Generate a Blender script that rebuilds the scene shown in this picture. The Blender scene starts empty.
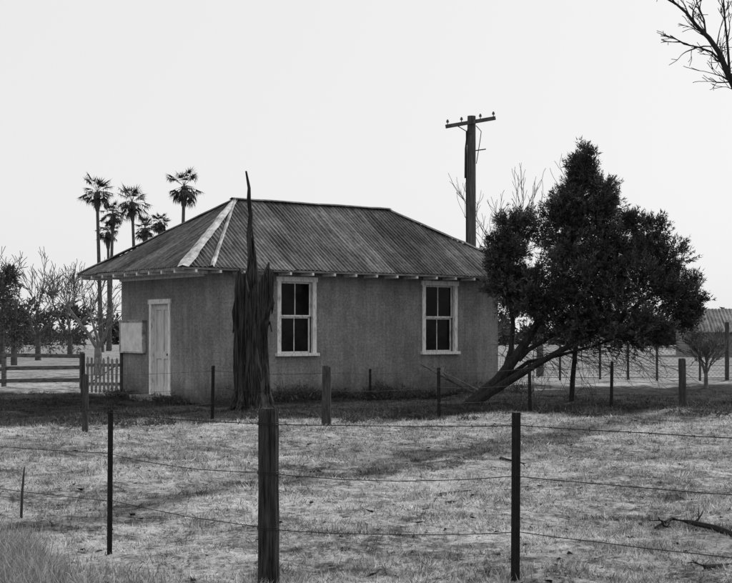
import bpy, math, random
import numpy as np
from mathutils import Vector, Matrix
random.seed(7); rng=np.random.default_rng(7)
F=1350.0; EYE=1.58; HZ=332.0; CX=366.0
def W(px,py,D): return Vector(((px-CX)/F*D, D, EYE-(py-HZ)/F*D))
def G(px,py):
    D=EYE*F/(py-HZ); return Vector(((px-CX)/F*D, D, 0))
scn=bpy.context.scene; COL=scn.collection
SUN_AZ=math.radians(38); SUN_EL=math.radians(38)
# ---------------- ground height
def gz(x,y):
    return (0.03*np.sin(x*1.1+0.7*y)+0.025*np.sin(x*2.3-1.7*y+1)+0.014*np.sin(4.1*x+3.3*y)+0.01*np.sin(7.7*x-6.1*y))
# ---------------- materials
def newmat(name):
    m=bpy.data.materials.new(name); m.use_nodes=True; nt=m.node_tree
    b=nt.nodes['Principled BSDF']; b.inputs['Specular IOR Level'].default_value=0.2
    return m,nt,b
def nd(nt,t,**kw):
    n=nt.nodes.new(t)
    for k,v in kw.items(): setattr(n,k,v)
    return n
def noise(nt,scale,detail=6,rough=0.6,vec=None,stretch=None):
    n=nd(nt,'ShaderNodeTexNoise'); n.inputs['Scale'].default_value=scale; n.inputs['Detail'].default_value=detail; n.inputs['Roughness'].default_value=rough
    if vec is None:
        vec=nd(nt,'ShaderNodeTexCoord').outputs['Object']
    if stretch:
        mp=nd(nt,'ShaderNodeMapping'); mp.inputs['Scale'].default_value=stretch; nt.links.new(vec,mp.inputs['Vector']); vec=mp.outputs['Vector']
    nt.links.new(vec,n.inputs['Vector']); return n.outputs['Fac']
def ramp(nt,fac,stops):
    r=nd(nt,'ShaderNodeValToRGB'); e=r.color_ramp.elements
    e[0].position=stops[0][0]; e[0].color=(stops[0][1],)*3+(1,)
    e[1].position=stops[-1][0]; e[1].color=(stops[-1][1],)*3+(1,)
    for p,v in stops[1:-1]:
        k=e.new(p); k.color=(v,v,v,1)
    nt.links.new(fac,r.inputs['Fac']); return r.outputs['Color']
def mth(nt,op,a,b=None,c=None,clamp=False):
    n=nd(nt,'ShaderNodeMath',operation=op); n.use_clamp=clamp
    for i,v in enumerate((a,b,c)):
        if v is None: continue
        if isinstance(v,(int,float)): n.inputs[i].default_value=v
        else: nt.links.new(v,n.inputs[i])
    return n.outputs[0]
def mapr(nt,v,a,b,c,d,smooth=True):
    n=nd(nt,'ShaderNodeMapRange'); n.interpolation_type='SMOOTHSTEP' if smooth else 'LINEAR'
    nt.links.new(v,n.inputs['Value'])
    for k,x in zip(('From Min','From Max','To Min','To Max'),(a,b,c,d)): n.inputs[k].default_value=x
    return n.outputs['Result']
def bump(nt,b,h,strength=0.5,dist=0.02):
    n=nd(nt,'ShaderNodeBump'); n.inputs['Strength'].default_value=strength; n.inputs['Distance'].default_value=dist
    nt.links.new(h,n.inputs['Height']); nt.links.new(n.outputs['Normal'],b.inputs['Normal'])
def simple(name,lo,hi,scale=8,rough=0.9,stretch=None,bs=0.4,bd=0.01,detail=5,p=(0.3,0.7)):
    m,nt,b=newmat(name)
    f=noise(nt,scale,detail,0.65,stretch=stretch)
    nt.links.new(ramp(nt,f,[(p[0],lo),(p[1],hi)]),b.inputs['Base Color'])
    b.inputs['Roughness'].default_value=rough
    if bs: bump(nt,b,f,bs,bd)
    return m
M={}
M['dark_wood']=simple('weathered_post_wood',0.006,0.07,14,stretch=(3.5,3.5,.3),bs=1,bd=.02,p=(.38,.72))
M['post_grey']=simple('grey_post_wood',0.012,0.085,14,stretch=(3,3,.35),bs=.8,bd=.02)
M['rail']=simple('rail_wood',0.03,0.16,6,stretch=(1,1,3))
M['picket']=simple('picket_wood',0.10,0.34,10)
M['steel']=simple('steel_post',0.006,0.02,20,rough=.8)
M['wire']=simple('fence_wire_metal',0.012,0.04,30,rough=.8,bs=0)
M['mesh_wire']=simple('mesh_wire_metal',0.08,0.16,30,rough=.8,bs=0)
M['bark_dark']=simple('dark_bark',0.008,0.04,9,stretch=(3,3,.5),bs=.8,bd=.03)
M['bark_dead']=simple('dead_trunk_bark',0.006,0.10,6,stretch=(6,6,.22),bs=1.0,bd=.05,p=(.42,.72),detail=8)
M['bark_grey']=simple('grey_bark',0.03,0.1,6)
M['bark_pale']=simple('pale_bark',0.06,0.2,6)
M['pole']=simple('utility_pole_wood',0.02,0.12,6,stretch=(5,5,.3))
M['white']=simple('weathered_white_paint',0.36,0.78,11,rough=.7,stretch=(2,2,.6),bs=.25,bd=.004,p=(.33,.52))
M['door']=simple('door_paint',0.42,0.68,7,rough=.7,bs=.2,bd=.004,stretch=(2,2,.5))
M['board']=simple('board_face',0.5,0.8,5,rough=.8,bs=.2,bd=.003)
M['soffit']=simple('soffit_boards',0.1,0.25,6)
M['fascia']=simple('fascia_paint',0.15,0.5,7,p=(.35,.6))
M['flash']=simple('flashing_metal',0.13,0.6,4,rough=.6,p=(.35,.62),detail=8)
M['concrete']=simple('concrete',0.15,0.3,12)
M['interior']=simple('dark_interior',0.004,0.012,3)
M['ceramic']=simple('insulator_ceramic',0.03,0.08,5,rough=.3)
m,nt,b=newmat('window_glass'); nt.links.new(ramp(nt,noise(nt,1.6,4),[(.4,.002),(.65,.012)]),b.inputs['Base Color']); b.inputs['Roughness'].default_value=.08; b.inputs['Specular IOR Level'].default_value=.09
bump(nt,b,noise(nt,3,2),.2,.015); M['glass']=m
def foliage(name,lo,hi,trans=.25):
    m,nt,b=newmat(name)
    at=nd(nt,'ShaderNodeAttribute',attribute_name='rnd')
    col=ramp(nt,at.outputs['Fac'],[(0,lo),(.6,lo+(hi-lo)*.35),(1,hi)])
    nt.links.new(col,b.inputs['Base Color']); b.inputs['Roughness'].default_value=.7
    if trans>0:
        t=nd(nt,'ShaderNodeBsdfTranslucent'); nt.links.new(col,t.inputs['Color'])
        mx=nd(nt,'ShaderNodeMixShader'); mx.inputs[0].default_value=trans
        nt.links.new(b.outputs[0],mx.inputs[1]); nt.links.new(t.outputs[0],mx.inputs[2])
        nt.links.new(mx.outputs[0],nt.nodes['Material Output'].inputs['Surface'])
    return m
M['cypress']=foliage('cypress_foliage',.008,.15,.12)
M['palm']=foliage('palm_frond',.02,.07,0)
M['far_leaf']=foliage('distant_foliage',.04,.12,0)
M['weed']=foliage('weed_leaf',.03,.14,.3)
M['dry']=foliage('dry_grass',.14,.6,.3)
def ground_net(nt,b,fine=True):
    geo=nd(nt,'ShaderNodeNewGeometry'); P=geo.outputs['Position']
    sp=nd(nt,'ShaderNodeSeparateXYZ'); nt.links.new(P,sp.inputs[0]); X,Y=sp.outputs[0],sp.outputs[1]
    n1=noise(nt,.55,3,.6,P); n2=noise(nt,2.6,5,.7,P); n4=noise(nt,9,5,.8,P)
    base=mth(nt,'ADD',mth(nt,'MULTIPLY',n1,.22),mth(nt,'MULTIPLY',n2,.33)); base=mth(nt,'ADD',base,mth(nt,'MULTIPLY',n4,.4))
    if fine: n3=noise(nt,24,4,.8,P); base=mth(nt,'ADD',base,mth(nt,'MULTIPLY',n3,.3))
    else: base=mth(nt,'ADD',base,.15)
    col=ramp(nt,base,[(.53,.055),(.585,.17),(.64,.37),(.71,.57)])
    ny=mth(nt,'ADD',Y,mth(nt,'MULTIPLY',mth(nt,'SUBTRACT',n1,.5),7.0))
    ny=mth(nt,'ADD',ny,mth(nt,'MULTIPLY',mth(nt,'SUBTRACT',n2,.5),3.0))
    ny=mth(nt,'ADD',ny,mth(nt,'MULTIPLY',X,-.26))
    yard_shade=mth(nt,'MULTIPLY',mapr(nt,ny,24.0,25.6,0,1),mapr(nt,ny,36,39,1,0))  # shadow around the house, painted as darker ground and grass colour
    d=mth(nt,'SUBTRACT',mth(nt,'ADD',mth(nt,'MULTIPLY',X,1.75),15.7),Y)
    d=mth(nt,'ABSOLUTE',mth(nt,'ADD',d,mth(nt,'MULTIPLY',mth(nt,'SUBTRACT',n1,.5),6.0)))
    rut=mapr(nt,mth(nt,'ADD',d,mth(nt,'MULTIPLY',n2,1.6)),.8,2.4,.62,0)
    d2=mth(nt,'SUBTRACT',mth(nt,'ADD',mth(nt,'MULTIPLY',X,-.12),17.6),Y)
    d2=mth(nt,'ABSOLUTE',mth(nt,'ADD',d2,mth(nt,'MULTIPLY',mth(nt,'SUBTRACT',n1,.5),7.0)))
    band=mapr(nt,mth(nt,'ADD',d2,mth(nt,'MULTIPLY',n2,2.2)),1.0,3.0,.35,0)
    k=mth(nt,'SUBTRACT',1,mth(nt,'MULTIPLY',yard_shade,.88)); k=mth(nt,'MULTIPLY',k,mth(nt,'SUBTRACT',1,rut)); k=mth(nt,'MULTIPLY',k,mth(nt,'SUBTRACT',1,band))
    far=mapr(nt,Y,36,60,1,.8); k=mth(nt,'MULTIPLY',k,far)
    mx=nd(nt,'ShaderNodeVectorMath',operation='SCALE'); nt.links.new(col,mx.inputs[0]); nt.links.new(k,mx.inputs['Scale'])
    return mx.outputs[0],base
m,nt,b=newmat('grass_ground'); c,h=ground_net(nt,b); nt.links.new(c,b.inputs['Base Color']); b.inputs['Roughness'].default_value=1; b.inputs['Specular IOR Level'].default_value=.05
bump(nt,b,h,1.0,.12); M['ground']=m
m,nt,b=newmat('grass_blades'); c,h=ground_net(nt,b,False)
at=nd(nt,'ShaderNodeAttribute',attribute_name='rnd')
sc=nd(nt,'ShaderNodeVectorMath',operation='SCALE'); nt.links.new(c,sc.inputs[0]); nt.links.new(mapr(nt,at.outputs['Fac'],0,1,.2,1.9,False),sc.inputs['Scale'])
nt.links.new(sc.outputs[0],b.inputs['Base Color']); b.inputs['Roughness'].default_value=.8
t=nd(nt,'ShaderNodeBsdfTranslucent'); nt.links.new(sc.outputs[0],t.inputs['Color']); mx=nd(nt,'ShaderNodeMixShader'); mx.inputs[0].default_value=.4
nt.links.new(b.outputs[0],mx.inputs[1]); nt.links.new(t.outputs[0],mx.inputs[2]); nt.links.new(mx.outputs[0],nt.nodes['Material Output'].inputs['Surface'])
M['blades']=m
# wall
m,nt,b=newmat('roughcast_wall')
tc=nd(nt,'ShaderNodeTexCoord'); sp=nd(nt,'ShaderNodeSeparateXYZ'); nt.links.new(tc.outputs['Object'],sp.inputs[0])
cb=nd(nt,'ShaderNodeCombineXYZ'); nt.links.new(mth(nt,'ADD',sp.outputs[0],sp.outputs[1]),cb.inputs[0]); nt.links.new(sp.outputs[2],cb.inputs[1])
br=nd(nt,'ShaderNodeTexBrick'); nt.links.new(cb.outputs[0],br.inputs['Vector']); br.inputs['Scale'].default_value=1
br.inputs['Brick Width'].default_value=.24; br.inputs['Row Height'].default_value=.086; br.inputs['Mortar Size'].default_value=.012; br.inputs['Mortar Smooth'].default_value=1
br.inputs['Color1'].default_value=(.22,.22,.22,1); br.inputs['Color2'].default_value=(.235,.235,.235,1); br.inputs['Mortar'].default_value=(.205,.205,.205,1)
bl=noise(nt,1.0,7,.75,tc.outputs['Object']); fn=noise(nt,19,6,.88,tc.outputs['Object']); st_=noise(nt,3,5,.7,tc.outputs['Object'],stretch=(2.4,2.4,.2))
k=mth(nt,'MULTIPLY',mapr(nt,bl,.33,.67,.66,1.3,False),mapr(nt,fn,.36,.64,.55,1.45,False))
k=mth(nt,'MULTIPLY',k,mapr(nt,st_,.35,.65,.78,1.15,False))
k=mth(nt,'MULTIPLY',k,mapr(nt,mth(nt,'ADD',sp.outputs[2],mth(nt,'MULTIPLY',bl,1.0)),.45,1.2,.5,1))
s=nd(nt,'ShaderNodeVectorMath',operation='SCALE'); nt.links.new(br.outputs['Color'],s.inputs[0]); nt.links.new(k,s.inputs['Scale']); nt.links.new(s.outputs[0],b.inputs['Base Color'])
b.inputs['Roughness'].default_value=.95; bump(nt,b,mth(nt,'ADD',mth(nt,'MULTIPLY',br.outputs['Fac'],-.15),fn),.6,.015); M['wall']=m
# roof
def roofmat(name,stretch):
    m,nt,b=newmat(name)
    tc=nd(nt,'ShaderNodeTexCoord'); O=tc.outputs['Object']
    at=nd(nt,'ShaderNodeAttribute',attribute_name='rnd')
    n1=noise(nt,.9,6,.7,O); n2=noise(nt,9,5,.8,O); n3=noise(nt,1.6,5,.75,O,stretch=stretch)
    f=mth(nt,'ADD',mth(nt,'ADD',mth(nt,'MULTIPLY',n1,.32),mth(nt,'MULTIPLY',n2,.28)),mth(nt,'MULTIPLY',at.outputs['Fac'],.07))
    f=mth(nt,'ADD',f,mth(nt,'MULTIPLY',n3,.4))
    nt.links.new(ramp(nt,f,[(.43,.02),(.5,.055),(.57,.12),(.67,.27)]),b.inputs['Base Color']); b.inputs['Roughness'].default_value=.85
    return m
M['roof']=roofmat('corrugated_iron',(7,.5,.5)); M['roof_l']=roofmat('corrugated_iron_side',(.5,7,.5))
# ---------------- mesh builder
class MB:
    def __init__(s): s.v=[]; s.f=[]; s.r=[]
    def add(s,vs,fs,r=0.5):
        o=len(s.v); s.v+= [tuple(v) for v in vs]; s.f+=[tuple(i+o for i in f) for f in fs]; s.r+=[r]*len(vs)
    def box(s,c0,c1,mat=None):
        x0,y0,z0=c0; x1,y1,z1=c1
        vs=[Vector(p) for p in((x0,y0,z0),(x1,y0,z0),(x1,y1,z0),(x0,y1,z0),(x0,y0,z1),(x1,y0,z1),(x1,y1,z1),(x0,y1,z1))]
        if mat: vs=[mat@v for v in vs]
        s.add(vs,[(0,3,2,1),(4,5,6,7),(0,1,5,4),(1,2,6,5),(2,3,7,6),(3,0,4,7)])
    def tube(s,pts,rad,n=6,cap=True,jit=0):
        pts=[Vector(p) for p in pts]; k=len(pts)
        if isinstance(rad,(int,float)): rad=[rad]*k
        vs=[];up=None
        for i,p in enumerate(pts):
            t=(pts[min(i+1,k-1)]-pts[max(i-1,0)]).normalized()
            if up is None: up=Vector((1,0,0)) if abs(t.x)<.8 else Vector((0,1,0))
            a=(up-t*up.dot(t)); a=a.normalized() if a.length>1e-6 else t.orthogonal().normalized(); bb=t.cross(a); up=a
            for j in range(n):
                th=2*math.pi*j/n; rr=rad[i]*(1+jit*(random.random()-.5))
                vs.append(p+a*math.cos(th)*rr+bb*math.sin(th)*rr)
        fs=[(i*n+j,i*n+(j+1)%n,(i+1)*n+(j+1)%n,(i+1)*n+j) for i in range(k-1) for j in range(n)]
        if cap: fs+=[tuple(reversed(range(n))),tuple(range((k-1)*n,k*n))]
        s.add(vs,fs)
    def obj(s,name,mat,parent=None,smooth=False,loc=None):
        me=bpy.data.meshes.new(name); me.from_pydata(s.v,[],s.f); me.materials.append(mat)
        a=me.attributes.new('rnd','FLOAT','POINT'); a.data.foreach_set('value',s.r)
        if smooth: me.shade_smooth()
        o=bpy.data.objects.new(name,me); COL.objects.link(o)
        if parent: o.parent=parent
        return o
def empty(name,loc=(0,0,0),rz=0):
    e=bpy.data.objects.new(name,None); COL.objects.link(e); e.location=loc; e.rotation_euler=(0,0,rz); e.empty_display_size=.3; return e
def tris_obj(name,V,R,mat,parent=None):
    n=len(V); me=bpy.data.meshes.new(name); me.vertices.add(n*3); me.vertices.foreach_set('co',V.reshape(-1).astype(np.float32))
    me.loops.add(n*3); me.loops.foreach_set('vertex_index',np.arange(n*3,dtype=np.int32))
    me.polygons.add(n); me.polygons.foreach_set('loop_start',np.arange(0,n*3,3,dtype=np.int32))
    me.update(calc_edges=True); me.validate()
    a=me.attributes.new('rnd','FLOAT','POINT'); a.data.foreach_set('value',np.repeat(R,3).astype(np.float32))
    me.materials.append(mat); o=bpy.data.objects.new(name,me); COL.objects.link(o)
    if parent: o.parent=parent
    return o
def unit(a): return a/(np.linalg.norm(a,axis=-1,keepdims=True)+1e-9)
def leaves(P,Dir,L,Wd,R):
    side=unit(np.cross(Dir,rng.normal(size=P.shape)))
    w=side*Wd[:,None]/2
    return np.stack([P-w,P+w,P+Dir*L[:,None]],axis=1),R
# ---------------- ground
def axis(lo,hi,fine,step,n_out):
    core=list(np.arange(fine[0],fine[1]+1e-6,step)); a=[];x=fine[0];d=step
    while x>lo: d*=1.25; x-=d; a.append(max(x,lo))
    c=[];x=fine[1];d=step
    while x<hi: d*=1.25; x+=d; c.append(min(x,hi))
    return np.array(a[::-1]+core+c)
xs=axis(-3000,3000,(-16,16),.16,0); ys=axis(-200,4000,(3,36),.16,0)
XX,YY=np.meshgrid(xs,ys); fade=np.clip((45-np.hypot(XX,YY-15))/15,0,1); ZZ=gz(XX,YY)*fade
V=np.stack([XX,YY,ZZ],-1).reshape(-1,3); nx=len(xs); ny=len(ys)
ii,jj=np.meshgrid(np.arange(ny-1),np.arange(nx-1),indexing='ij'); q=(ii*nx+jj).reshape(-1)
Fq=np.stack([q,q+1,q+nx+1,q+nx],-1)
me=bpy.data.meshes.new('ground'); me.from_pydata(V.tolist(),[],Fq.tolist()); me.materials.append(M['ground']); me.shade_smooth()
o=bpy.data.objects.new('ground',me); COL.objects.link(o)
# ---------------- grass
N=340000
D=np.exp(rng.uniform(math.log(6.5),math.log(34),N)); X=rng.uniform(-1,1,N)*(.34*D+1.0)
cl=np.sin(X*3.1+1.3*np.sin(D*2.2))*np.sin(D*2.9+1.1*np.sin(X*2.7))+.6*np.sin(X*9.3+D*4)*np.sin(D*8.7-X*3)+.5*np.sin(X*17-D*9)*np.sin(D*15+X*7)
keep=rng.uniform(-1.3,1.0,N)<cl+.25; D=D[keep];X=X[keep];cl=cl[keep];N=len(D)
sz=.6+.4*np.clip(D/10,1,3)
P=np.stack([X,D,gz(X,D)-.004],-1)
Dir=unit(np.stack([rng.normal(0,.75,N),rng.normal(0,.75,N),np.ones(N)],-1))
L=rng.uniform(.012,.05,N)*(1+.7*np.clip(cl,0,1))*sz; Wd=rng.uniform(.004,.010,N)*sz
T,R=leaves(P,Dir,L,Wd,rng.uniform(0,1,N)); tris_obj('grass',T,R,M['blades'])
def tuft(name,regions,mat):
    Ts=[];Rs=[]
    for (x0,x1,y0,y1,n,h) in regions:
        cx=rng.uniform(x0,x1,max(3,n//22)); cy=rng.uniform(y0,y1,len(cx)); id=rng.integers(0,len(cx),n)
        x=cx[id]+rng.normal(0,.05,n); y=cy[id]+rng.normal(0,.05,n)
        P=np.stack([x,y,gz(x,y)-.01],-1); L=rng.uniform(.4,1,n)*h
        d1=unit(np.stack([rng.normal(0,.28,n),rng.normal(0,.28,n),np.ones(n)],-1))
        d2=unit(d1+np.stack([rng.normal(0,.5,n),rng.normal(0,.5,n),np.zeros(n)-.2],-1))
        w=unit(np.cross(d1,rng.normal(size=(n,3))))*(rng.uniform(.002,.0045,n)*max(1,y0/10))[:,None]
        mid=P+d1*L[:,None]*.55; tip=mid+d2*L[:,None]*.5; r=rng.uniform(0,1,n)
        Ts+= [np.stack([P-w,P+w,mid+w*.7],1),np.stack([P-w,mid+w*.7,mid-w*.7],1),np.stack([mid-w*.7,mid+w*.7,tip],1)]; Rs+=[r,r,r]
    return tris_obj(name,np.concatenate(Ts),np.concatenate(Rs),mat)
tuft('dry_grass',[(-3.6,-2.3,8.4,9.8,6500,.3),(-3.2,-1.9,7.6,8.8,5000,.24),(-2.4,-1.3,7.8,9.0,1500,.14),(-4.2,-2.9,9.6,11,2500,.22),(-.8,-.45,8.3,8.7,250,.14),(.8,1.05,8.2,8.6,160,.12),(-5,4,9,20,3600,.09),(1.5,6,9,16,900,.12)],M['dry'])
A=math.radians(36); UV=lambda u,v:(-3.58+math.cos(A)*u-math.sin(A)*v,30+math.sin(A)*u+math.cos(A)*v)
Ts=[];Rs=[]
def weedcl(x,y,n,s,h):
    th=rng.uniform(0,6.28,n); rr=rng.uniform(0,1,n)**.5*s
    px=x+rr*np.cos(th); py=y+rr*np.sin(th); pz=rng.uniform(0,1,n)**1.3*h*(1-.5*(rr/s)**2)
    d=unit(rng.normal(size=(n,3))+np.array([0,0,.9])); t,r=leaves(np.stack([px,py,pz],-1),d,rng.uniform(.05,.14,n),rng.uniform(.012,.03,n),rng.uniform(0,1,n)); Ts.append(t);Rs.append(r)
for i in range(60):
    u=random.uniform(.3,9.3); x,y=UV(u,-random.uniform(.15,.9)); weedcl(x,y,int(random.uniform(60,220)),random.uniform(.15,.4),random.uniform(.12,.45))
for i in range(14):
    x,y=UV(-random.uniform(.2,.7),random.uniform(.3,4)); weedcl(x,y,100,.25,random.uniform(.08,.25))
for i in range(90):
    x=random.uniform(-9,9); y=25.0+.26*x+random.uniform(-1.4,2.2); weedcl(x,y,90,random.uniform(.15,.4),random.uniform(.05,.16))
tris_obj('weeds',np.concatenate(Ts),np.concatenate(Rs),M['weed'])
# ---------------- house
H=empty('hip_roofed_cottage',(-3.58,30,0),A)
WT=2.94; LW=8.67; MW=4.2; TH=.22
w=MB()
wins=[(1.89,2.97),(6.15,7.28)]
w.box((0,0,-.1),(1.95,TH,WT)); w.box((2.91,0,-.1),(6.21,TH,WT)); w.box((7.22,0,-.1),(LW,TH,WT))
for a,b_ in((1.95,2.91),(6.21,7.22)): w.box((a,0,-.1),(b_,TH,1.08)); w.box((a,0,2.80),(b_,TH,WT))
w.box((0,TH,-.1),(TH,1.68,WT)); w.box((0,2.58,-.1),(TH,MW,WT)); w.box((0,1.68,2.27),(TH,2.58,WT)); w.box((0,1.68,-.1),(TH,2.58,.06))
w.box((TH,MW-TH,-.1),(LW,MW,WT)); w.box((LW-TH,TH,-.1),(LW,MW-TH,WT))
w.obj('walls',M['wall'],H)
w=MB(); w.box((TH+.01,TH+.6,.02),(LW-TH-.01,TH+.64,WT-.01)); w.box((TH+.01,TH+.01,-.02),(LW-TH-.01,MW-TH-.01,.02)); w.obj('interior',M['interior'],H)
cs=MB(); gl=MB()
for a,b_ in wins:
    z0,z1=1.02,2.86
    cs.box((a,-.03,z0+.07),(a+.10,.05,z1-.11)); cs.box((b_-.10,-.03,z0+.07),(b_,.05,z1-.11))
    cs.box((a-.03,-.045,z1-.11),(b_+.03,.05,z1)); cs.box((a-.05,-.09,z0-.0),(b_+.05,.05,z0+.07))
    i0,i1=a+.10,b_-.10; mid=(z0+z1)/2
    for (lo,hi,y) in((mid,z1-.11,.07),(z0+.07,mid,.11)):
        cs.box((i0,y,lo),(i0+.045,y+.035,hi)); cs.box((i1-.045,y,lo),(i1,y+.035,hi))
        cs.box((i0+.045,y,hi-.04),(i1-.045,y+.035,hi)); cs.box((i0+.045,y,lo),(i1-.045,y+.035,lo+.035))
        c=(i0+i1)/2; cs.box((c-.010,y+.004,lo+.035),(c+.010,y+.03,hi-.04))
        gl.box((i0+.045,y+.012,lo+.035),(c-.010,y+.018,hi-.04)); gl.box((c+.010,y+.012,lo+.035),(i1-.045,y+.018,hi-.04))
cs.obj('window_frames',M['white'],H); gl.obj('window_glass',M['glass'],H)
d=MB(); d.box((-.03,1.6,.06),(.06,1.70,2.24)); d.box((-.03,2.56,.06),(.06,2.66,2.24)); d.box((-.045,1.57,2.24),(.06,2.69,2.35))
d.obj('door_frame',M['white'],H)
d=MB(); X0=.07
y0,y1=1.70,2.56
d.box((X0+.015,y0,.08),(X0+.045,y1,2.24))
for a,b_ in((y0,y0+.11),(y1-.11,y1),((y0+y1)/2-.05,(y0+y1)/2+.05)): d.box((X0-.012,a,.08),(X0+.014,b_,2.24))
for a,b_ in((.08,.3),(.95,1.12),(2.1,2.24)):
    d.box((X0-.010,y0+.11,a),(X0+.011,(y0+y1)/2-.05,b_)); d.box((X0-.010,(y0+y1)/2+.05,a),(X0+.011,y1-.11,b_))
d.obj('door',M['door'],H)
d=MB(); d.tube([(.0,1.8,1.05),(.05,1.8,1.05)],.028,8); d.obj('door_knob',M['steel'],H)
d=MB(); d.box((-.5,1.5,-.05),(-.004,2.75,.10)); d.obj('door_step',M['concrete'],H)
d=MB(); a,b_,lo,hi=2.86,4.12,1.07,1.85
d.box((-.10,a,lo),(-.01,a+.04,hi)); d.box((-.10,b_-.04,lo),(-.01,b_,hi)); d.box((-.10,a+.04,lo),(-.01,b_-.04,lo+.04)); d.box((-.12,a-.03,hi),(0-.002,b_+.03,hi+.025)); d.box((-.10,a+.04,hi-.04),(-.01,b_-.04,hi-.001))
d.obj('notice_board_frame',M['fascia'],H)
d=MB(); d.box((-.085,a+.04,lo+.04),(-.02,b_-.04,hi-.04)); d.obj('notice_board_panel',M['board'],H)
EZ=2.98; RZ=4.80; uL,uR,vF,vB=-.82,9.8,-.5,5.0; r0,r1,rv=2.04,6.67,2.15
def slope(name,E0,e,Ln,inn,run,cut0,cut1,mat):
    mb=MB(); E0=Vector(E0);e=Vector(e);inn=Vector(inn); rise=RZ-EZ; up=(inn*run+Vector((0,0,rise))); n=e.cross(up).normalized()
    if n.z<0:n=-n
    step=.0175; wl=.105; k=int(Ln/step); vs=[];fs=[];rr=[]
    NR=6; sheetv=[random.random() for _ in range(200)]; ends=[random.uniform(-.02,.03) for _ in range(200)]
    for i in range(k+1):
        s=Ln*i/k; t=1.0
        if cut0>0: t=min(t,s/cut0)
        if cut1>0: t=min(t,(Ln-s)/cut1)
        t=max(t,0); sh=int(s/.72); off=n*(.013*math.sin(2*math.pi*s/wl)+.02+(.005 if sh%2 else 0))
        for j in range(NR+1):
            tt=t*j/NR; sag=-.05*math.sin(math.pi*min(1,tt))*math.sin(s*1.7)**2
            dn=ends[sh]/3 if j==0 else 0
            vs.append(E0+e*s+up*(tt-dn)+off+Vector((0,0,sag))); row=0 if tt<.52 else 40; rr.append(sheetv[sh+row])
    for i in range(k):
        for j in range(NR): a=i*(NR+1)+j; fs.append((a,a+NR+1,a+NR+2,a+1))
    mb.v=[tuple(v) for v in vs]; mb.f=fs; mb.r=rr
    return mb.obj(name,mat,H,smooth=True)
slope('roof_front',(uL,vF,EZ),(1,0,0),uR-uL,(0,1,0),rv-vF,r0-uL,uR-r1,M['roof'])
slope('roof_back',(uL,vB,EZ),(1,0,0),uR-uL,(0,-1,0),vB-rv,r0-uL,uR-r1,M['roof'])
slope('roof_left',(uL,vF,EZ),(0,1,0),vB-vF,(1,0,0),r0-uL,rv-vF,vB-rv,M['roof_l'])
slope('roof_right',(uR,vF,EZ),(0,1,0),vB-vF,(-1,0,0),uR-r1,rv-vF,vB-rv,M['roof_l'])
f=MB()
def strip(a,b_,wd,nrm=Vector((0,0,1)),lift=.045,wa=None):
    a=Vector(a);b_=Vector(b_);d=(b_-a).normalized(); s=d.cross(nrm).normalized(); wa=wa or wd
    up=s.cross(d).normalized(); up=up if up.z>0 else -up
    k=14; vs=[]
    for i in range(k+1):
        t=i/k; p=a.lerp(b_,t); ww=wa*(1-t)+wd*t; j=random.uniform(-.008,.008)
        ww*=random.uniform(.85,1.12)
        vs+=[p-s*ww+up*(lift-.03+j),p+up*(lift+.015+j),p+s*ww+up*(lift-.03+j)]
    fs=[]
    for i in range(k):
        o=i*3; fs+=[(o,o+3,o+4,o+1),(o+1,o+4,o+5,o+2)]
    f.add(vs,fs)
R0=(r0,rv,RZ);R1=(r1,rv,RZ)
strip(R0,(uL,vF,EZ),.15,wa=.08)
sn=Vector((0,-(RZ-EZ),rv-vF)).normalized()
strip(R0,(-.12,vF-.01,EZ),.05,nrm=sn,lift=.07,wa=.03)
f.obj('hip_flashing',M['flash'],H)
f=MB(); strip((r0-.1,rv,RZ),(r1+.1,rv,RZ),.13);strip(R0,(uL,vB,EZ),.1); strip(R1,(uR,vF,EZ),.1); strip(R1,(uR,vB,EZ),.1);  f.obj('ridge_cap',M['roof'],H)
s=MB(); s.box((uL+.03,vF+.03,WT+.003),(uR-.03,vB-.03,WT+.025)); s.obj('soffit',M['soffit'],H)
s=MB(); s.box((uL,vF,WT-.02),(uL+.026,vB,EZ+.01)); s.box((uL+.027,vF,WT-.0),(uR,vF+.026,EZ+.008)); s.box((uR-.026,vF+.027,WT-.02),(uR,vB,EZ+.01)); s.box((uL+.027,vB-.026,WT-.02),(uR-.027,vB,EZ+.01)); s.obj('fascia',M['soffit'],H)
s=MB()
u=uL+.3
while u<uR: s.box((u,vF-.012,WT-.06),(u+.05,-.005,WT+.001)); u+=.61
v=vF+.35
while v<vB: s.box((uL-.012,v,WT-.07),(-.005,v+.05,WT+.001)); v+=.61
s.box((-.06,.01,WT-.12),(-.004,MW,WT-.001))
s.obj('rafter_tails',M['white'],H)
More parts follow.
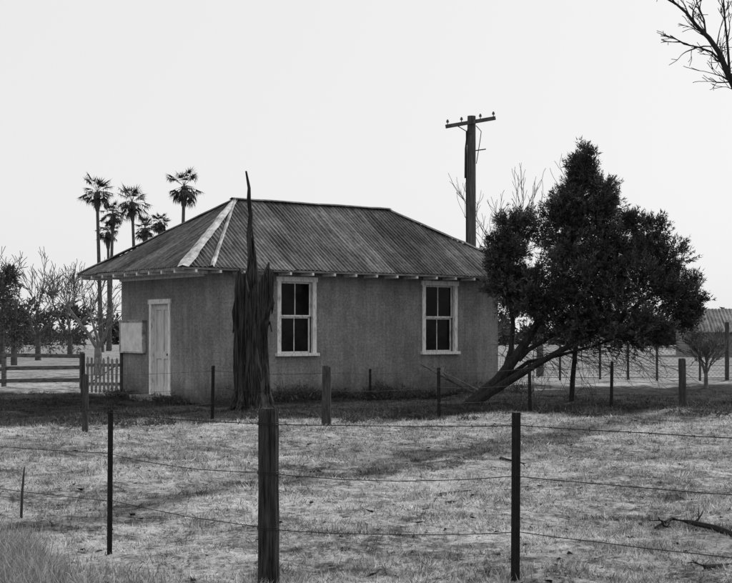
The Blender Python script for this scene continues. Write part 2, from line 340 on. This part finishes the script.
# ---------------- fences
def wood_post(mb,x,y,h,r,lean=0,n=12):
    z=float(gz(x,y)); pr=[1+.16*(random.random()-.5) for _ in range(n)]; vs=[]
    hs=(0,.15,.3,.45,.6,.75,.88,.985,1); rs=(1.05,1.04,1,1.02,.97,.98,.98,.94,.82)
    for t,q in zip(hs,rs):
        for j in range(n):
            th=6.2832*j/n; rr=r*q*pr[j]*(1+.03*(random.random()-.5)); vs.append((x+lean*t*h+rr*math.cos(th),y+rr*math.sin(th),z-.15+(h+.15)*t+(random.uniform(-.008,.01) if t>.98 else 0)))
    k=len(hs); mb.add(vs,[(i*n+j,i*n+(j+1)%n,(i+1)*n+(j+1)%n,(i+1)*n+j) for i in range(k-1) for j in range(n)]+[tuple(range((k-1)*n,k*n))])
def star_post(mb,x,y,h,s=.02,lean=0):
    z=float(gz(x,y))-.1
    for th in(0.3,2.4,4.5):
        c,sn_=math.cos(th),math.sin(th); t=.0035
        vs=[]
        for zz,xx in((z,0),(z+h+.1,lean*h)):
            vs+=[(x+xx-sn_*t,y+c*t,zz),(x+xx+sn_*t,y-c*t,zz),(x+xx+c*s+sn_*t,y+sn_*s-c*t,zz),(x+xx+c*s-sn_*t,y+sn_*s+c*t,zz)]
        mb.add(vs,[(0,1,2,3),(7,6,5,4),(0,4,5,1),(1,5,6,2),(2,6,7,3),(3,7,4,0)])
def wire_run(mb,pts,hs,r,sag=.02,barb=False,rel=None):
    for k,h in enumerate(hs):
        for a,b_ in zip(pts[:-1],pts[1:]):
            a=Vector((a[0],a[1],h*a[2]+random.uniform(-.01,.01)));b_=Vector((b_[0],b_[1],h*b_[2])); sg=sag*random.uniform(.5,1.6)
            pl=[a.lerp(b_,t/10)-Vector((0,0,sg*4*(t/10)*(1-t/10)+random.uniform(-.002,.002)*(0<t<10))) for t in range(11)]
            mb.tube(pl,r,4)
            if barb:
                L=(b_-a).length; q=.12
                while q<L:
                    t=q/L; p=a.lerp(b_,t)-Vector((0,0,sg*4*t*(1-t)))
                    for _ in range(2):
                        dd=Vector((random.uniform(-1,1),random.uniform(-1,1),random.uniform(-1,1))).normalized()*.017
                        mb.tube([p-dd,p+dd],.0018,3)
                    q+=.13
FF=empty('wire_fence')
posts=MB(); st=MB(); wr=MB()
p_main=((268-CX)/F*8.55,8.55); wood_post(posts,p_main[0],p_main[1],1.13,.066,n=18)
p1=((109-CX)/F*9.9,9.9); star_post(st,p1[0],p1[1],1.06,.022,lean=.008)
p2=((515-CX)/F*8.35,8.35); star_post(st,p2[0],p2[1],1.04,.03,lean=.006)
p0=(-4.6,12.3); star_post(st,p0[0],p0[1],1.05,.022,lean=.03); p3=(3.3,6.6); star_post(st,p3[0],p3[1],1.05,.03)
p00=(-8,16); wood_post(posts,p00[0],p00[1],1.1,.06)
line=[(*p00,1),(*p0,1),(*p1,1),(*p_main,1),(*p2,1),(*p3,1)]
wire_run(wr,line,[1.0],.0028,.014,barb=True); wire_run(wr,line,[.69,.34],.0026,.028)
for hh in(1.0,.69,.34):
    for dz in(-.006,.006):
        ring=[(p_main[0]+.071*math.cos(t*.7),p_main[1]+.071*math.sin(t*.7),hh+dz) for t in range(10)]; wr.tube(ring,.0025,4)
posts.obj('wooden_post',M['dark_wood'],FF,smooth=False); st.obj('steel_posts',M['steel'],FF); wr.obj('wires',M['wire'],FF)
FF=empty('wire_fence')
posts=MB(); st=MB(); wr=MB(); line=[]
for px,py,h,kind in((-60,436,.95,'s'),(85,430,.93,'w'),(212,420,.96,'s'),(326,425,1.03,'W'),(439,419,.96,'s'),(530,413,.95,'s'),(611,410,1.02,'s'),(683,407,1.0,'W'),(790,402,1.0,'s')):
    g=G(px,py)
    if kind=='s': star_post(st,g.x,g.y,h,.035,lean=random.uniform(-.03,.03))
    else: wood_post(posts,g.x,g.y,h,.08 if kind=='W' else .05,lean=random.uniform(-.02,.02))
    line.append((g.x,g.y-.05,1))
g=G(370,404); star_post(st,g.x,g.y,.72,.03)
wire_run(wr,line,[.88,.58,.3],.0032,.03)
posts.obj('wooden_posts',M['post_grey'],FF); st.obj('steel_posts',M['steel'],FF); wr.obj('wires',M['wire'],FF)
FF=empty('wooden_stake'); mb=MB(); g=G(21,516); mb.tube([(g.x,g.y,-.1),(g.x+.01,g.y,.2),(g.x+.03,g.y,.42)],[.012,.011,.006],6,jit=.3); mb.obj('stake',M['post_grey'],FF)
FF=empty('rail_fence'); mb=MB()
DR=38.
def rx(px,D=DR): return (px-CX)/F*D
for px in(-90,-45,4,82): 
    x=rx(px); mb.box((x-.06,DR-.06,-.1),(x+.06,DR+.06,1.02))
for zc in(.92,.55,.2):
    for a,b_ in((-90,-45),(-45,4),(4,82)):
        j=random.uniform(-.03,.03); x0_,x1_=rx(a)+.062,rx(b_)-.062
        mb.add([(x0_,DR-.03,zc-.05),(x1_,DR-.03,zc-.05+j),(x1_,DR+.02,zc-.05+j),(x0_,DR+.02,zc-.05),(x0_,DR-.03,zc+.06),(x1_,DR-.03,zc+.06+j),(x1_,DR+.02,zc+.06+j),(x0_,DR+.02,zc+.06)],[(0,3,2,1),(4,5,6,7),(0,1,5,4),(1,2,6,5),(2,3,7,6),(3,0,4,7)])
mb.obj('rails_and_posts',M['rail'],FF)
FF=empty('picket_gate',(rx(86,33.5),33.5,0),math.radians(-8)); mb=MB()
for i in range(8):
    x=.02+i*.105; tilt=random.uniform(-.015,.015); h=.92+random.uniform(-.04,.03)
    mb.add([(x,-.02,.08),(x+.06,-.02,.08),(x+.06+tilt,-.02,h),(x+.03+tilt,-.02,h+.05),(x+tilt,-.02,h),(x,0,.08),(x+.06,0,.08),(x+.06+tilt,0,h),(x+.03+tilt,0,h+.05),(x+tilt,0,h)],
      [(0,1,2,3,4),(9,8,7,6,5),(0,5,6,1),(1,6,7,2),(2,7,8,3),(3,8,9,4),(4,9,5,0)])
mb.box((-.01,.003,.25),(.86,.035,.33)); mb.box((-.01,.003,.72),(.86,.035,.8))
mb.add([(0,.036,.27),(.06,.036,.27),(.84,.036,.78),(.78,.036,.78),(0,.05,.27),(.06,.05,.27),(.84,.05,.78),(.78,.05,.78)],[(0,1,2,3),(7,6,5,4),(0,4,5,1),(1,5,6,2),(2,6,7,3),(3,7,4,0)])
mb.obj('pickets',M['picket'],FF)
mb=MB(); mb.tube([(-.09,.02,-.1),(-.09,.02,1.05)],.06,8,jit=.1); mb.tube([(.93,.02,-.1),(.93,.02,1.1)],.07,8,jit=.1); mb.obj('gate_posts',M['post_grey'],FF)
FF=empty('chain_link_fence'); mb=MB(); wr=MB(); DF=44.; line=[]
for px,h in((513,1.2),(560,1.2),(600,1.2),(628,1.2),(657,1.3),(700,1.25),(727,1.9),(790,1.2),(850,1.2)):
    x=(px-CX)/F*DF; mb.tube([(x,DF,-.1),(x,DF,h)],.04 if px!=727 else .07,7,jit=.1); line.append((x,DF-.06,1))
wire_run(wr,line,[.1,1.1],.008,.01)
x=line[0][0]; xe=line[-1][0]
while x<xe:
    for sg in(-1,1):
        a=Vector((x,DF-.05+.01*sg,.05)); b_=Vector((x+sg*1.05,DF-.05+.01*sg,1.1)); wr.tube([a,b_],.0035,3)
    x+=.13
mb.obj('posts',M['post_grey'],FF); wr.obj('wire_mesh',M['mesh_wire'],FF)
# ---------------- utility pole
DP=46.; FF=empty('utility_pole',(W(471,0,DP).x,DP,0)); s=F/DP
top=EYE+(HZ-116)/s; mb=MB()
mb.tube([(0,0,-.3),(0,0,3),(.0,0,6),(.02,0,top)],[.19,.18,.165,.14],12,jit=.05)
c=Vector((-.03,-.17,EYE+(HZ-123)/s)); hl=.86
Mx=Matrix.Translation(c)@Matrix.Rotation(-math.atan2(.17,.98),4,'Y')
mb.box((-hl,-.05,-.06),(hl,.05,.06),Mx)
mb.tube([Mx@Vector((-.45,-.0,-.05)),Vector((0,-.15,c.z-.4))],.016,4)
mb.obj('pole_and_crossarm',M['pole'],FF)
mb=MB()
for q in(-.78,-.3,.35,.8):
    b0=Mx@Vector((q,0,.06)); mb.tube([b0,b0+Vector((0,0,.06)),b0+Vector((0,0,.07)),b0+Vector((0,0,.12)),b0+Vector((0,0,.17))],[.015,.015,.05,.045,.02],8)
mb.obj('insulators',M['ceramic'],FF)
mb=MB(); mb.tube([(.16,-.1,c.z-.1),(.34,-.1,c.z-.3),(.3,-.1,c.z-.6),(.17,-.15,c.z-1.4)],.014,5); mb.tube([(-.12,-.2,c.z-.25),(-.20,-.22,c.z-.9),(-.21,-.2,c.z-1.9)],.03,6); mb.tube([(.15,-.1,c.z-.95),(.5,-.1,c.z-.9)],.02,5)
mb.tube([(-.17,-.12,1.),(-.17,-.12,c.z-.3)],.02,5)
mb.obj('brackets_and_conduit',M['steel'],FF)
# ---------------- dead tree
DT=27.3
FF=empty('dead_tree_trunk'); mb=MB()
def wp(px,py,dz=0): v=W(px,py,DT); v.y+=dz; return v
random.seed(3); n=48
pr=[]; v_=0
for j in range(n): v_=.5*v_+random.gauss(0,.10); pr.append(1+max(-.24,min(.2,v_)))
topo=[]; v_=0
for j in range(n): v_=.75*v_+random.gauss(0,.09); topo.append(max(-.3,min(.16,v_)))
ys_=list(range(412,272,-5)); path=[wp(251+1.5*math.sin(y*.05)+(412-y)*.012,y) for y in ys_]; k=len(path); vs=[]
for i,(p,y) in enumerate(zip(path,ys_)):
    t=(412-y)/138; R_=(.43-.10*min(1,t*7))+.02*math.sin(t*9)+.02*t
    for j in range(n):
        tw=j+t*2.2; ja=int(tw)%n; jb=(ja+1)%n; fr=tw-int(tw); q=pr[ja]*(1-fr)+pr[jb]*fr
        th=2*math.pi*j/n; r=R_*q*(1+.03*(random.random()-.5)); f_=1 if i==k-1 else (.75 if i==k-2 else (.4 if i==k-3 else 0))
        vs.append(Vector((p.x+r*math.cos(th),p.y+r*math.sin(th),p.z+topo[j]*f_)))
fs=[(i*n+j,i*n+(j+1)%n,(i+1)*n+(j+1)%n,(i+1)*n+j) for i in range(k-1) for j in range(n)]
c_=len(vs); vs.append(Vector((path[-1].x,path[-1].y,path[-1].z-.35))); fs+=[((k-1)*n+j,(k-1)*n+(j+1)%n,c_) for j in range(n)]
mb.add(vs,fs)
# thin leftover spire
mb.tube([wp(250,300),wp(251,274),wp(250,255),wp(249,235),wp(251,215),wp(249,200),wp(249,188),wp(246,171)],[.16,.10,.06,.055,.045,.045,.035,.016],8,jit=.45)
mb.tube([wp(256,285),wp(255,258),wp(253,240),wp(252,226)],[.06,.035,.02,.008],7,jit=.4)
mb.tube([wp(265,290),wp(267,272),wp(269,262)],[.08,.06,.012],7,jit=.5)
mb.tube([wp(240,295),wp(239,277),wp(240,268)],[.07,.05,.012],7,jit=.5)
for k_ in range(16):   # loose bark strips
    th=random.uniform(3.0,6.4); y_=random.uniform(285,400); b0=wp(252,y_); L_=random.uniform(.3,.9); a_=Vector((math.cos(th)*.325,math.sin(th)*.325,0)); o_=random.uniform(0,.03); w_=random.uniform(.012,.03)
    mb.tube([b0+a_,b0+a_*(1+o_)+Vector((0,0,-L_*.5)),b0+a_*(1.02+o_*3)+Vector((random.uniform(-.04,.04),0,-L_))],[w_*.6,w_,w_*.3],5,jit=.5)
mb.tube([wp(246,340),wp(237,327),wp(235,312),wp(239,300),wp(246,290)],[.08,.09,.07,.09,.05],7,jit=.5)
mb.tube([wp(236,318),wp(233,333)],[.05,.01],6,jit=.3)
mb.tube([wp(263,296),wp(270,291),wp(273,303),wp(272,314)],[.06,.045,.035,.012],6,jit=.4)
mb.tube([wp(264,330),wp(270,322),wp(272,332)],[.05,.04,.01],6,jit=.3)
for k_ in range(9):
    th=k_*.7; x,y=.3*math.cos(th),.3*math.sin(th); b0=W(250,412,DT)
    mb.tube([b0+Vector((x*.8,y*.8,.45)),b0+Vector((x*1.1,y*1.1,.15)),b0+Vector((x*1.7,y*1.7,-.05))],[.08,.09,.04],6,jit=.3)
mb.obj('trunk',M['bark_dead'],FF)
# ---------------- recursive bare tree
def grow(mb,p,d,L,r,depth,spread=.55,upb=.15,nseg=4,kids=(2,4),minr=.004):
    pts=[p.copy()];rad=[r]; q=p.copy(); dd=d.normalized()
    for i in range(nseg):
        dd=(dd+Vector((random.gauss(0,.16),random.gauss(0,.16),random.gauss(0,.12)+upb*.25))).normalized(); q=q+dd*L/nseg; pts.append(q.copy()); rad.append(max(minr,r*(1-.55*(i+1)/nseg)))
    mb.tube(pts,rad,6 if r>.04 else (4 if r>.015 else 3),cap=False)
    if depth<=0: return
    for k in range(random.randint(*kids)):
        t=random.uniform(.35,1); i=min(nseg-1,int(t*nseg)); b0=pts[i].lerp(pts[i+1],t*nseg-i if t<1 else 1)
        nd_=(dd+Vector((random.gauss(0,spread),random.gauss(0,spread),random.gauss(0,spread*.7)+upb))).normalized()
        grow(mb,b0,nd_,L*random.uniform(.55,.8),rad[i]*.6,depth-1,spread,upb,nseg,kids,minr)
    grow(mb,pts[-1],dd,L*.7,rad[-1],depth-1,spread,upb,nseg,kids,minr)
def bare_tree(name,px,D,h,mat,seed,r=.15,depth=5,lean=(0,0),fork=2,minr=.012,spread=.55,upb=.2,kids=(1,3)):
    random.seed(seed); FF=empty(name,((px-CX)/F*D,D,0)); mb=MB()
    tr=h*.22; pts=[Vector((0,0,-.1)),Vector((lean[0]*.5,0,tr*.5)),Vector((lean[0],lean[1],tr))]
    mb.tube(pts,[r*1.2,r,r*.85],8)
    for k in range(fork+1):
        a=k*6.28/(fork+1)+random.uniform(-.4,.4)
        grow(mb,pts[-1]-Vector((0,0,random.uniform(0,tr*.3))),Vector((math.cos(a)*.6,math.sin(a)*.6,1)),h*.3,r*.6,depth-1,spread,upb,kids=kids,minr=minr)
    mb.obj('trunk_and_branches',mat,FF)
bare_tree('bare_tree',98,50,4.6,M['bark_pale'],3,r=.15,depth=5,minr=.010,spread=.6,upb=.12)
bare_tree('bare_tree',38,75,6.4,M['bark_grey'],5,r=.15,minr=.015)
bare_tree('bare_tree',70,85,6.5,M['bark_grey'],11,r=.16,minr=.016)
bare_tree('bare_tree',165,80,8.2,M['bark_grey'],15,r=.16,minr=.016)
bare_tree('bare_tree',-25,70,6.5,M['bark_grey'],21,r=.16,minr=.015)
bare_tree('bare_tree',540,48,8.3,M['bark_grey'],31,r=.12,minr=.008,upb=.35,spread=.4,kids=(1,3))
bare_tree('bare_shrub',706,38,1.9,M['bark_pale'],41,r=.06,depth=5,fork=5,minr=.009,spread=.45,kids=(2,3))
random.seed(52); FF=empty('bare_tree',(5.9,14.5,0)); mb=MB()
def wl(px,py,D=14.): v=W(px,py,D); return v-Vector((5.9,14.5,0))
mb.tube([(0,0,-.1),(.05,0,1.4),(-.05,0,2.8),(0,0,4.0),(.05,0,5.2)],[.2,.17,.14,.12,.08],10,jit=.1)
def limb(pl,r0_,r1_,tw=4,tl=.45):
    k=len(pl); mb.tube(pl,[r0_+(r1_-r0_)*i/(k-1) for i in range(k)],6,cap=False,jit=.2)
    for i in range(1,k):
        for _ in range(tw):
            b0=Vector(pl[i-1]).lerp(Vector(pl[i]),random.random()); d_=(Vector(pl[i])-Vector(pl[i-1])).normalized()+Vector((random.gauss(0,.5),random.gauss(0,.5),random.gauss(0,.5)))
            grow(mb,b0,d_,tl*random.uniform(.4,1),.010,2,.5,.05,4,(1,2),.0035)
limb([Vector((0,0,3.2)),wl(830,130),wl(770,110),wl(737,92),wl(727,72),wl(719,52),wl(709,38),wl(697,26),wl(686,12),wl(674,2),wl(664,-15)],.05,.006,2,.3)
limb([wl(724,64),wl(712,52),wl(698,47),wl(684,44),wl(670,35)],.014,.004,2,.2)
limb([wl(735,92),wl(730,80),wl(728,50),wl(725,20),wl(722,-20)],.02,.006,2,.3)
limb([Vector((0,0,4.2)),wl(850,20),wl(790,0),wl(740,-10),wl(712,-16)],.05,.008,2,.35)
limb([wl(706,36),wl(704,20),wl(698,5),wl(694,-8)],.012,.004,2,.2)
for k in range(6):
    a=k*1.05; grow(mb,Vector((0,0,random.uniform(3.4,5.0))),Vector((math.cos(a)+.9,math.sin(a),.9)),1.4,.06,4,.5,.2)
mb.obj('trunk_and_branches',M['bark_dark'],FF)
# ---------------- palms
def palm(px,py,D,r=1.15,seed=0):
    random.seed(seed); x=(px-CX)/F*D; zt=EYE+(HZ-py)/F*D
    FF=empty('fan_palm',(x,D,0)); mb=MB(); ln=random.uniform(-.5,.5)
    mb.tube([(ln,0,-.2),(ln*.6,0,zt*.4),(ln*.2,0,zt*.8),(0,0,zt)],[.24,.15,.12,.11],8,jit=.1)
    mb.tube([(ln*.1,0,zt-1.5),(0,0,zt-.9),(0,0,zt-.4),(0,0,zt)],[.12,.24,.27,.18],9,jit=.5); mb.obj('trunk',M['bark_grey'],FF)
    Ts=[]
    for k in range(34):
        a=random.uniform(0,6.28); el=random.uniform(-1.2,1.25); d=Vector((math.cos(a)*math.cos(el),math.sin(a)*math.cos(el),math.sin(el)))
        c=Vector((0,0,zt))+d*r*random.uniform(.4,.85); side=d.cross(Vector((0,0,1))).normalized()
        for j in range(10):
            ang=(j-4.5)*.3; dd=(d*math.cos(ang)+side*math.sin(ang)+Vector((0,0,-.25))).normalized(); L=r*.55*random.uniform(.7,1.15); s=dd.cross(Vector((0.1,.3,1))).normalized()*.06
            e=c+dd*L; Ts.append([c-s,c+s,e]); Ts.append([c+dd*L*.6-s*.6,c+dd*L*.6+s*.6,c+dd*L*.8+Vector((0,0,-.35*L))])
        s=side*.03; z=Vector((0,0,zt)); Ts.append([z-s,z+s,c]); Ts.append([c+Vector((0,0,.04)),c,z])
    T=np.array([[list(v) for v in t] for t in Ts]); tris_obj('fronds',T,rng.uniform(0,1,len(T)),M['palm'],FF)
for i,(px,py,D,r) in enumerate(((97,192,105,1.35),(113,214,112,1.1),(132,202,108,1.4),(145,228,118,1.1),(184,186,100,1.3),(108,232,120,1.0),(160,222,125,.9))): palm(px,py,D,r,i)
# ---------------- foliage crowns
def crown(blobs,nsub,nspray,nleaf,L0,D,sprayr=.12,asp=.32):
    Ts=[];Rs=[]
    for (c,ra,dens) in blobs:
        c=np.array(c); ra=np.array(ra)
        ns=int(nsub*dens); d=unit(rng.normal(size=(ns,3))); sub=c+d*ra*rng.uniform(.3,1.1,(ns,1))
        n=ns*nspray; idx=np.repeat(np.arange(ns),nspray)
        lr=np.array([1,1,1.15])*(.15*ra.mean()+.045)
        P=sub[idx]+rng.normal(size=(n,3))*lr*.62
        out=unit(unit((P-c)/ra)*.7+unit(P-sub[idx])*.6+np.array([0,0,.55]))
        cr=np.repeat(rng.uniform(0,1,ns),nspray)
        m_=n*nleaf; id2=np.repeat(np.arange(n),nleaf)
        tt=rng.uniform(-.5,1.2,(m_,1)); dr=unit(out[id2]+rng.normal(size=(m_,3))*.55); PP=P[id2]+out[id2]*tt*sprayr+rng.normal(size=(m_,3))*.022*(L0/.085)
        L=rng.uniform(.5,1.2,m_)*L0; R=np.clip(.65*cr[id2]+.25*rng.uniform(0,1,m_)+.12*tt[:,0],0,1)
        t,r=leaves(PP,dr,L,L*asp,R); Ts.append(t);Rs.append(r)
    return np.concatenate(Ts),np.concatenate(Rs)
DC=30.3; sC=F/DC
FF=empty('cypress_tree')
raw=[(584,166,11,30,0,.7),(583,190,22,32,0,1),(566,205,18,28,.1,.9),(604,205,15,30,-.1,.8),(558,230,28,34,.2,1.2),(598,235,33,40,0,1.4),(629,226,9,15,0,.4),(575,270,45,36,0,1.8),
 (514,226,17,20,.2,.7),(508,255,18,26,.1,1.0),(506,285,17,24,0,1.0),(530,290,28,28,.2,1.3),(548,305,32,26,-.2,1.1),(600,295,42,38,-.3,1.5),(650,238,17,24,.1,.7),(664,262,22,26,0,.8),
 (640,283,32,32,-.2,1.2),(672,298,24,28,0,.9),(694,296,13,22,.1,.55),(690,322,14,12,0,.4),(625,325,38,20,-.3,1.1),(660,330,28,14,-.1,.8),(585,325,34,18,0,1),(497,262,8,14,0,.35),(622,255,25,25,.2,.7)]
blobs=[]
for cx,cy,rx_,ry_,do,dn in raw:
    c=W(cx,cy,DC+do); rxm,rym=rx_/sC,ry_/sC; blobs.append(((c.x,c.y,c.z),(rxm*.92,max(.3,rxm*.9),rym*.92),dn))
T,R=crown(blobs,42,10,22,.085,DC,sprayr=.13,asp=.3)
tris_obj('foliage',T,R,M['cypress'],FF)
mb=MB(); random.seed(4)
def cp(px,py,dy=0): v=W(px,py,DC); v.y+=dy; return v
def trunk(pl,r0_,r1_,n=8):
    k=len(pl); mb.tube(pl,[r0_+(r1_-r0_)*i/(k-1) for i in range(k)],n,jit=.18,cap=False)
trunk([cp(466,408),cp(482,394),cp(498,380),cp(512,362),cp(524,345),cp(536,325),cp(552,300),cp(570,260),cp(582,210),cp(584,165)],.15,.03)
trunk([cp(470,406,-.1),cp(490,392,-.15),cp(512,378,-.2),cp(536,364,-.2),cp(560,350,-.2),(cp(590,335)),cp(630,310),cp(660,290)],.11,.03)
trunk([cp(505,372,.1),cp(512,350,.2),cp(514,325,.2),cp(510,295,.2),cp(508,260,.2),cp(514,225)],.07,.02)
trunk([cp(518,360),cp(528,350),cp(548,338),cp(575,322),cp(600,300),cp(610,250)],.07,.02)
trunk([cp(498,384,.1),cp(530,362,.2),cp(560,356,.3),cp(600,345,.3),cp(650,325,.2),cp(690,305,.1)],.05,.015)
trunk([cp(573,406,.2),cp(574,380,.2),cp(577,350,.2),cp(580,320)],.06,.045)
for k in range(80):
    a=cp(random.uniform(500,650),random.uniform(325,362),random.uniform(-.6,.6)); a.z+=.1
    grow(mb,a,Vector((random.uniform(-.1,1),random.uniform(-.4,.4),random.uniform(-.4,.1))),random.uniform(.3,.9),.011,2,.4,-.05,3,(1,3),.004)
mb.obj('trunk_and_limbs',M['bark_dark'],FF)
def fallen(name,pl,r,mat=M['bark_grey'],seed=0,tw=4):
    random.seed(seed); FF=empty(name); mb=MB(); mb.tube(pl,[r*(1-.7*i/(len(pl)-1)) for i in range(len(pl))],6,jit=.4)
    for _ in range(tw):
        i=random.randint(0,len(pl)-2); b0=Vector(pl[i]).lerp(Vector(pl[i+1]),random.random()); grow(mb,b0,(Vector(pl[i+1])-Vector(pl[i]))+Vector((random.gauss(0,.2),random.gauss(0,.2),abs(random.gauss(0,.08)))),(Vector(pl[-1])-Vector(pl[0])).length*.25,r*.5,1,.4,0,3,(1,2),.003)
    mb.obj('branch',mat,FF)
fallen('fallen_branch',[W(472,392,29.3),W(455,383,29.1),W(438,374,29),W(420,364,28.9)],.03,M['bark_grey'],1)
fallen('fallen_branch',[W(478,390,29.5),W(455,378,29.6),W(440,372,29.6)],.022,M['bark_pale'],2)
def gs(px,py,h=.02): g=G(px,py); g.z=float(gz(g.x,g.y))+h; return g
fallen('fallen_branch',[gs(745,541),gs(715,534,.03),gs(690,528,.05),gs(672,525,.05),gs(655,532,.02)],.03,M['bark_dark'],3,4)
fallen('fallen_branch',[gs(440,488,.005),gs(455,486,.01),gs(472,485,.005)],.018,M['bark_dark'],4,0)
fallen('fallen_branch',[gs(705,574),gs(735,569,.02)],.018,M['bark_dark'],7,1)
fallen('fallen_branch',[gs(500,463,.02),gs(525,466,.03)],.018,M['bark_dark'],8,1)
mb=MB(); random.seed(77)
for i in range(500):
    D_=math.exp(random.uniform(math.log(7.5),math.log(26))); x_=random.uniform(-.33,.33)*D_; r_=random.uniform(.006,.02)*(1+D_/30); z_=float(gz(x_,D_))
    q=[Vector((x_+random.uniform(-1,1)*r_*1.6,D_+random.uniform(-1,1)*r_*1.6,z_+random.uniform(.2,1.3)*r_)) for _ in range(5)]
    mb.add(q,[(0,1,2),(0,2,3),(1,3,4),(2,4,0),(0,1,4)])
mb.obj('leaf_litter',M['bark_dark'])
# ---------------- distant treeline + background shed
blobs=[]; random.seed(9)
for i in range(110):
    x=-150+i*3.1+random.uniform(-1,1); 
    h=random.uniform(1.6,3.2) if x>-20 else random.uniform(2.5,5.5)
    y=165+random.uniform(-8,8); blobs.append(((x,y,h*.5),(2.6,2.5,h*.62),1))
T,R=crown(blobs,14,7,9,.7,160,sprayr=.5,asp=.5); tris_obj('distant_trees',T,R,M['far_leaf'])
blobs=[]
for px,py,D,rx_,ry_ in((2,300,66,15,26),(14,322,64,15,20),(-14,300,68,22,32),(8,282,67,9,12),(45,338,90,22,10),(70,341,95,20,9),(22,340,80,28,14)):
    c=W(px,py,D); s=F/D; blobs.append(((c.x,c.y,c.z),(rx_/s,rx_/s,ry_/s),1))
FF=empty('evergreen_tree'); T,R=crown(blobs,24,7,10,.2,66,sprayr=.3,asp=.35); tris_obj('foliage',T,R,M['far_leaf'],FF)
mb=MB()
for px,D in((2,66),(-14,68),(14,64)): x=(px-CX)/F*D; mb.tube([(x,D,-.1),(x,D,1.5),(x+.1,D,3)],[.16,.13,.08],7)
mb.obj('trunks',M['bark_grey'],FF)
FF=empty('farm_shed',(W(760,0,85).x,85,0),math.radians(-8)); mb=MB(); mb.box((-4.5,0,-.1),(12,8,1.7)); mb.obj('walls',M['soffit'],FF)
mb=MB(); 
k=160
for i in range(k):
    x0_=-5+17.6*i/k; x1_=-5+17.6*(i+1)/k; zz=.04*(i%2)
    mb.add([(x0_,-.6,1.55+zz),(x1_,-.6,1.55+.04-zz),(x1_,4,3.1+.04-zz),(x0_,4,3.1+zz)],[(0,1,2,3)],random.random()); mb.add([(x0_,8.6,1.55+zz),(x1_,8.6,1.55+.04-zz),(x1_,4,3.1+.04-zz),(x0_,4,3.1+zz)],[(0,1,2,3)],random.random())
mb.obj('roof',M['roof'],FF)
# ---------------- light, sky, camera
wd=bpy.data.worlds.new('World'); scn.world=wd; wd.use_nodes=True; nt=wd.node_tree; bg=nt.nodes['Background']
sk=nd(nt,'ShaderNodeTexSky',sky_type='NISHITA'); sk.sun_disc=False; sk.sun_elevation=SUN_EL; sk.sun_rotation=SUN_AZ; sk.air_density=1.0; sk.dust_density=3.0; sk.ozone_density=1
bw=nd(nt,'ShaderNodeRGBToBW'); nt.links.new(sk.outputs[0],bw.inputs[0])
v=mth(nt,'ADD',mth(nt,'MULTIPLY',bw.outputs[0],.12),6.35)
nt.links.new(v,bg.inputs['Color']); bg.inputs['Strength'].default_value=.12
sl=bpy.data.lights.new('sun','SUN'); sl.energy=3.0; sl.angle=math.radians(1.5); sl.color=(1,1,1)
so=bpy.data.objects.new('sun',sl); COL.objects.link(so)
ds=Vector((math.sin(SUN_AZ)*math.cos(SUN_EL),math.cos(SUN_AZ)*math.cos(SUN_EL),math.sin(SUN_EL))); so.rotation_euler=ds.to_track_quat('Z','Y').to_euler(); so.location=ds*60
cam=bpy.data.cameras.new('camera'); co=bpy.data.objects.new('camera',cam); COL.objects.link(co); co.location=(0,0,EYE); co.rotation_euler=(math.radians(90),0,0)
cam.sensor_width=36; cam.lens=F/732*36; cam.shift_y=(HZ-291.5)/732; cam.clip_end=6000; scn.camera=co
scn.view_settings.view_transform='Standard'; scn.view_settings.look='None'; scn.view_settings.exposure=0
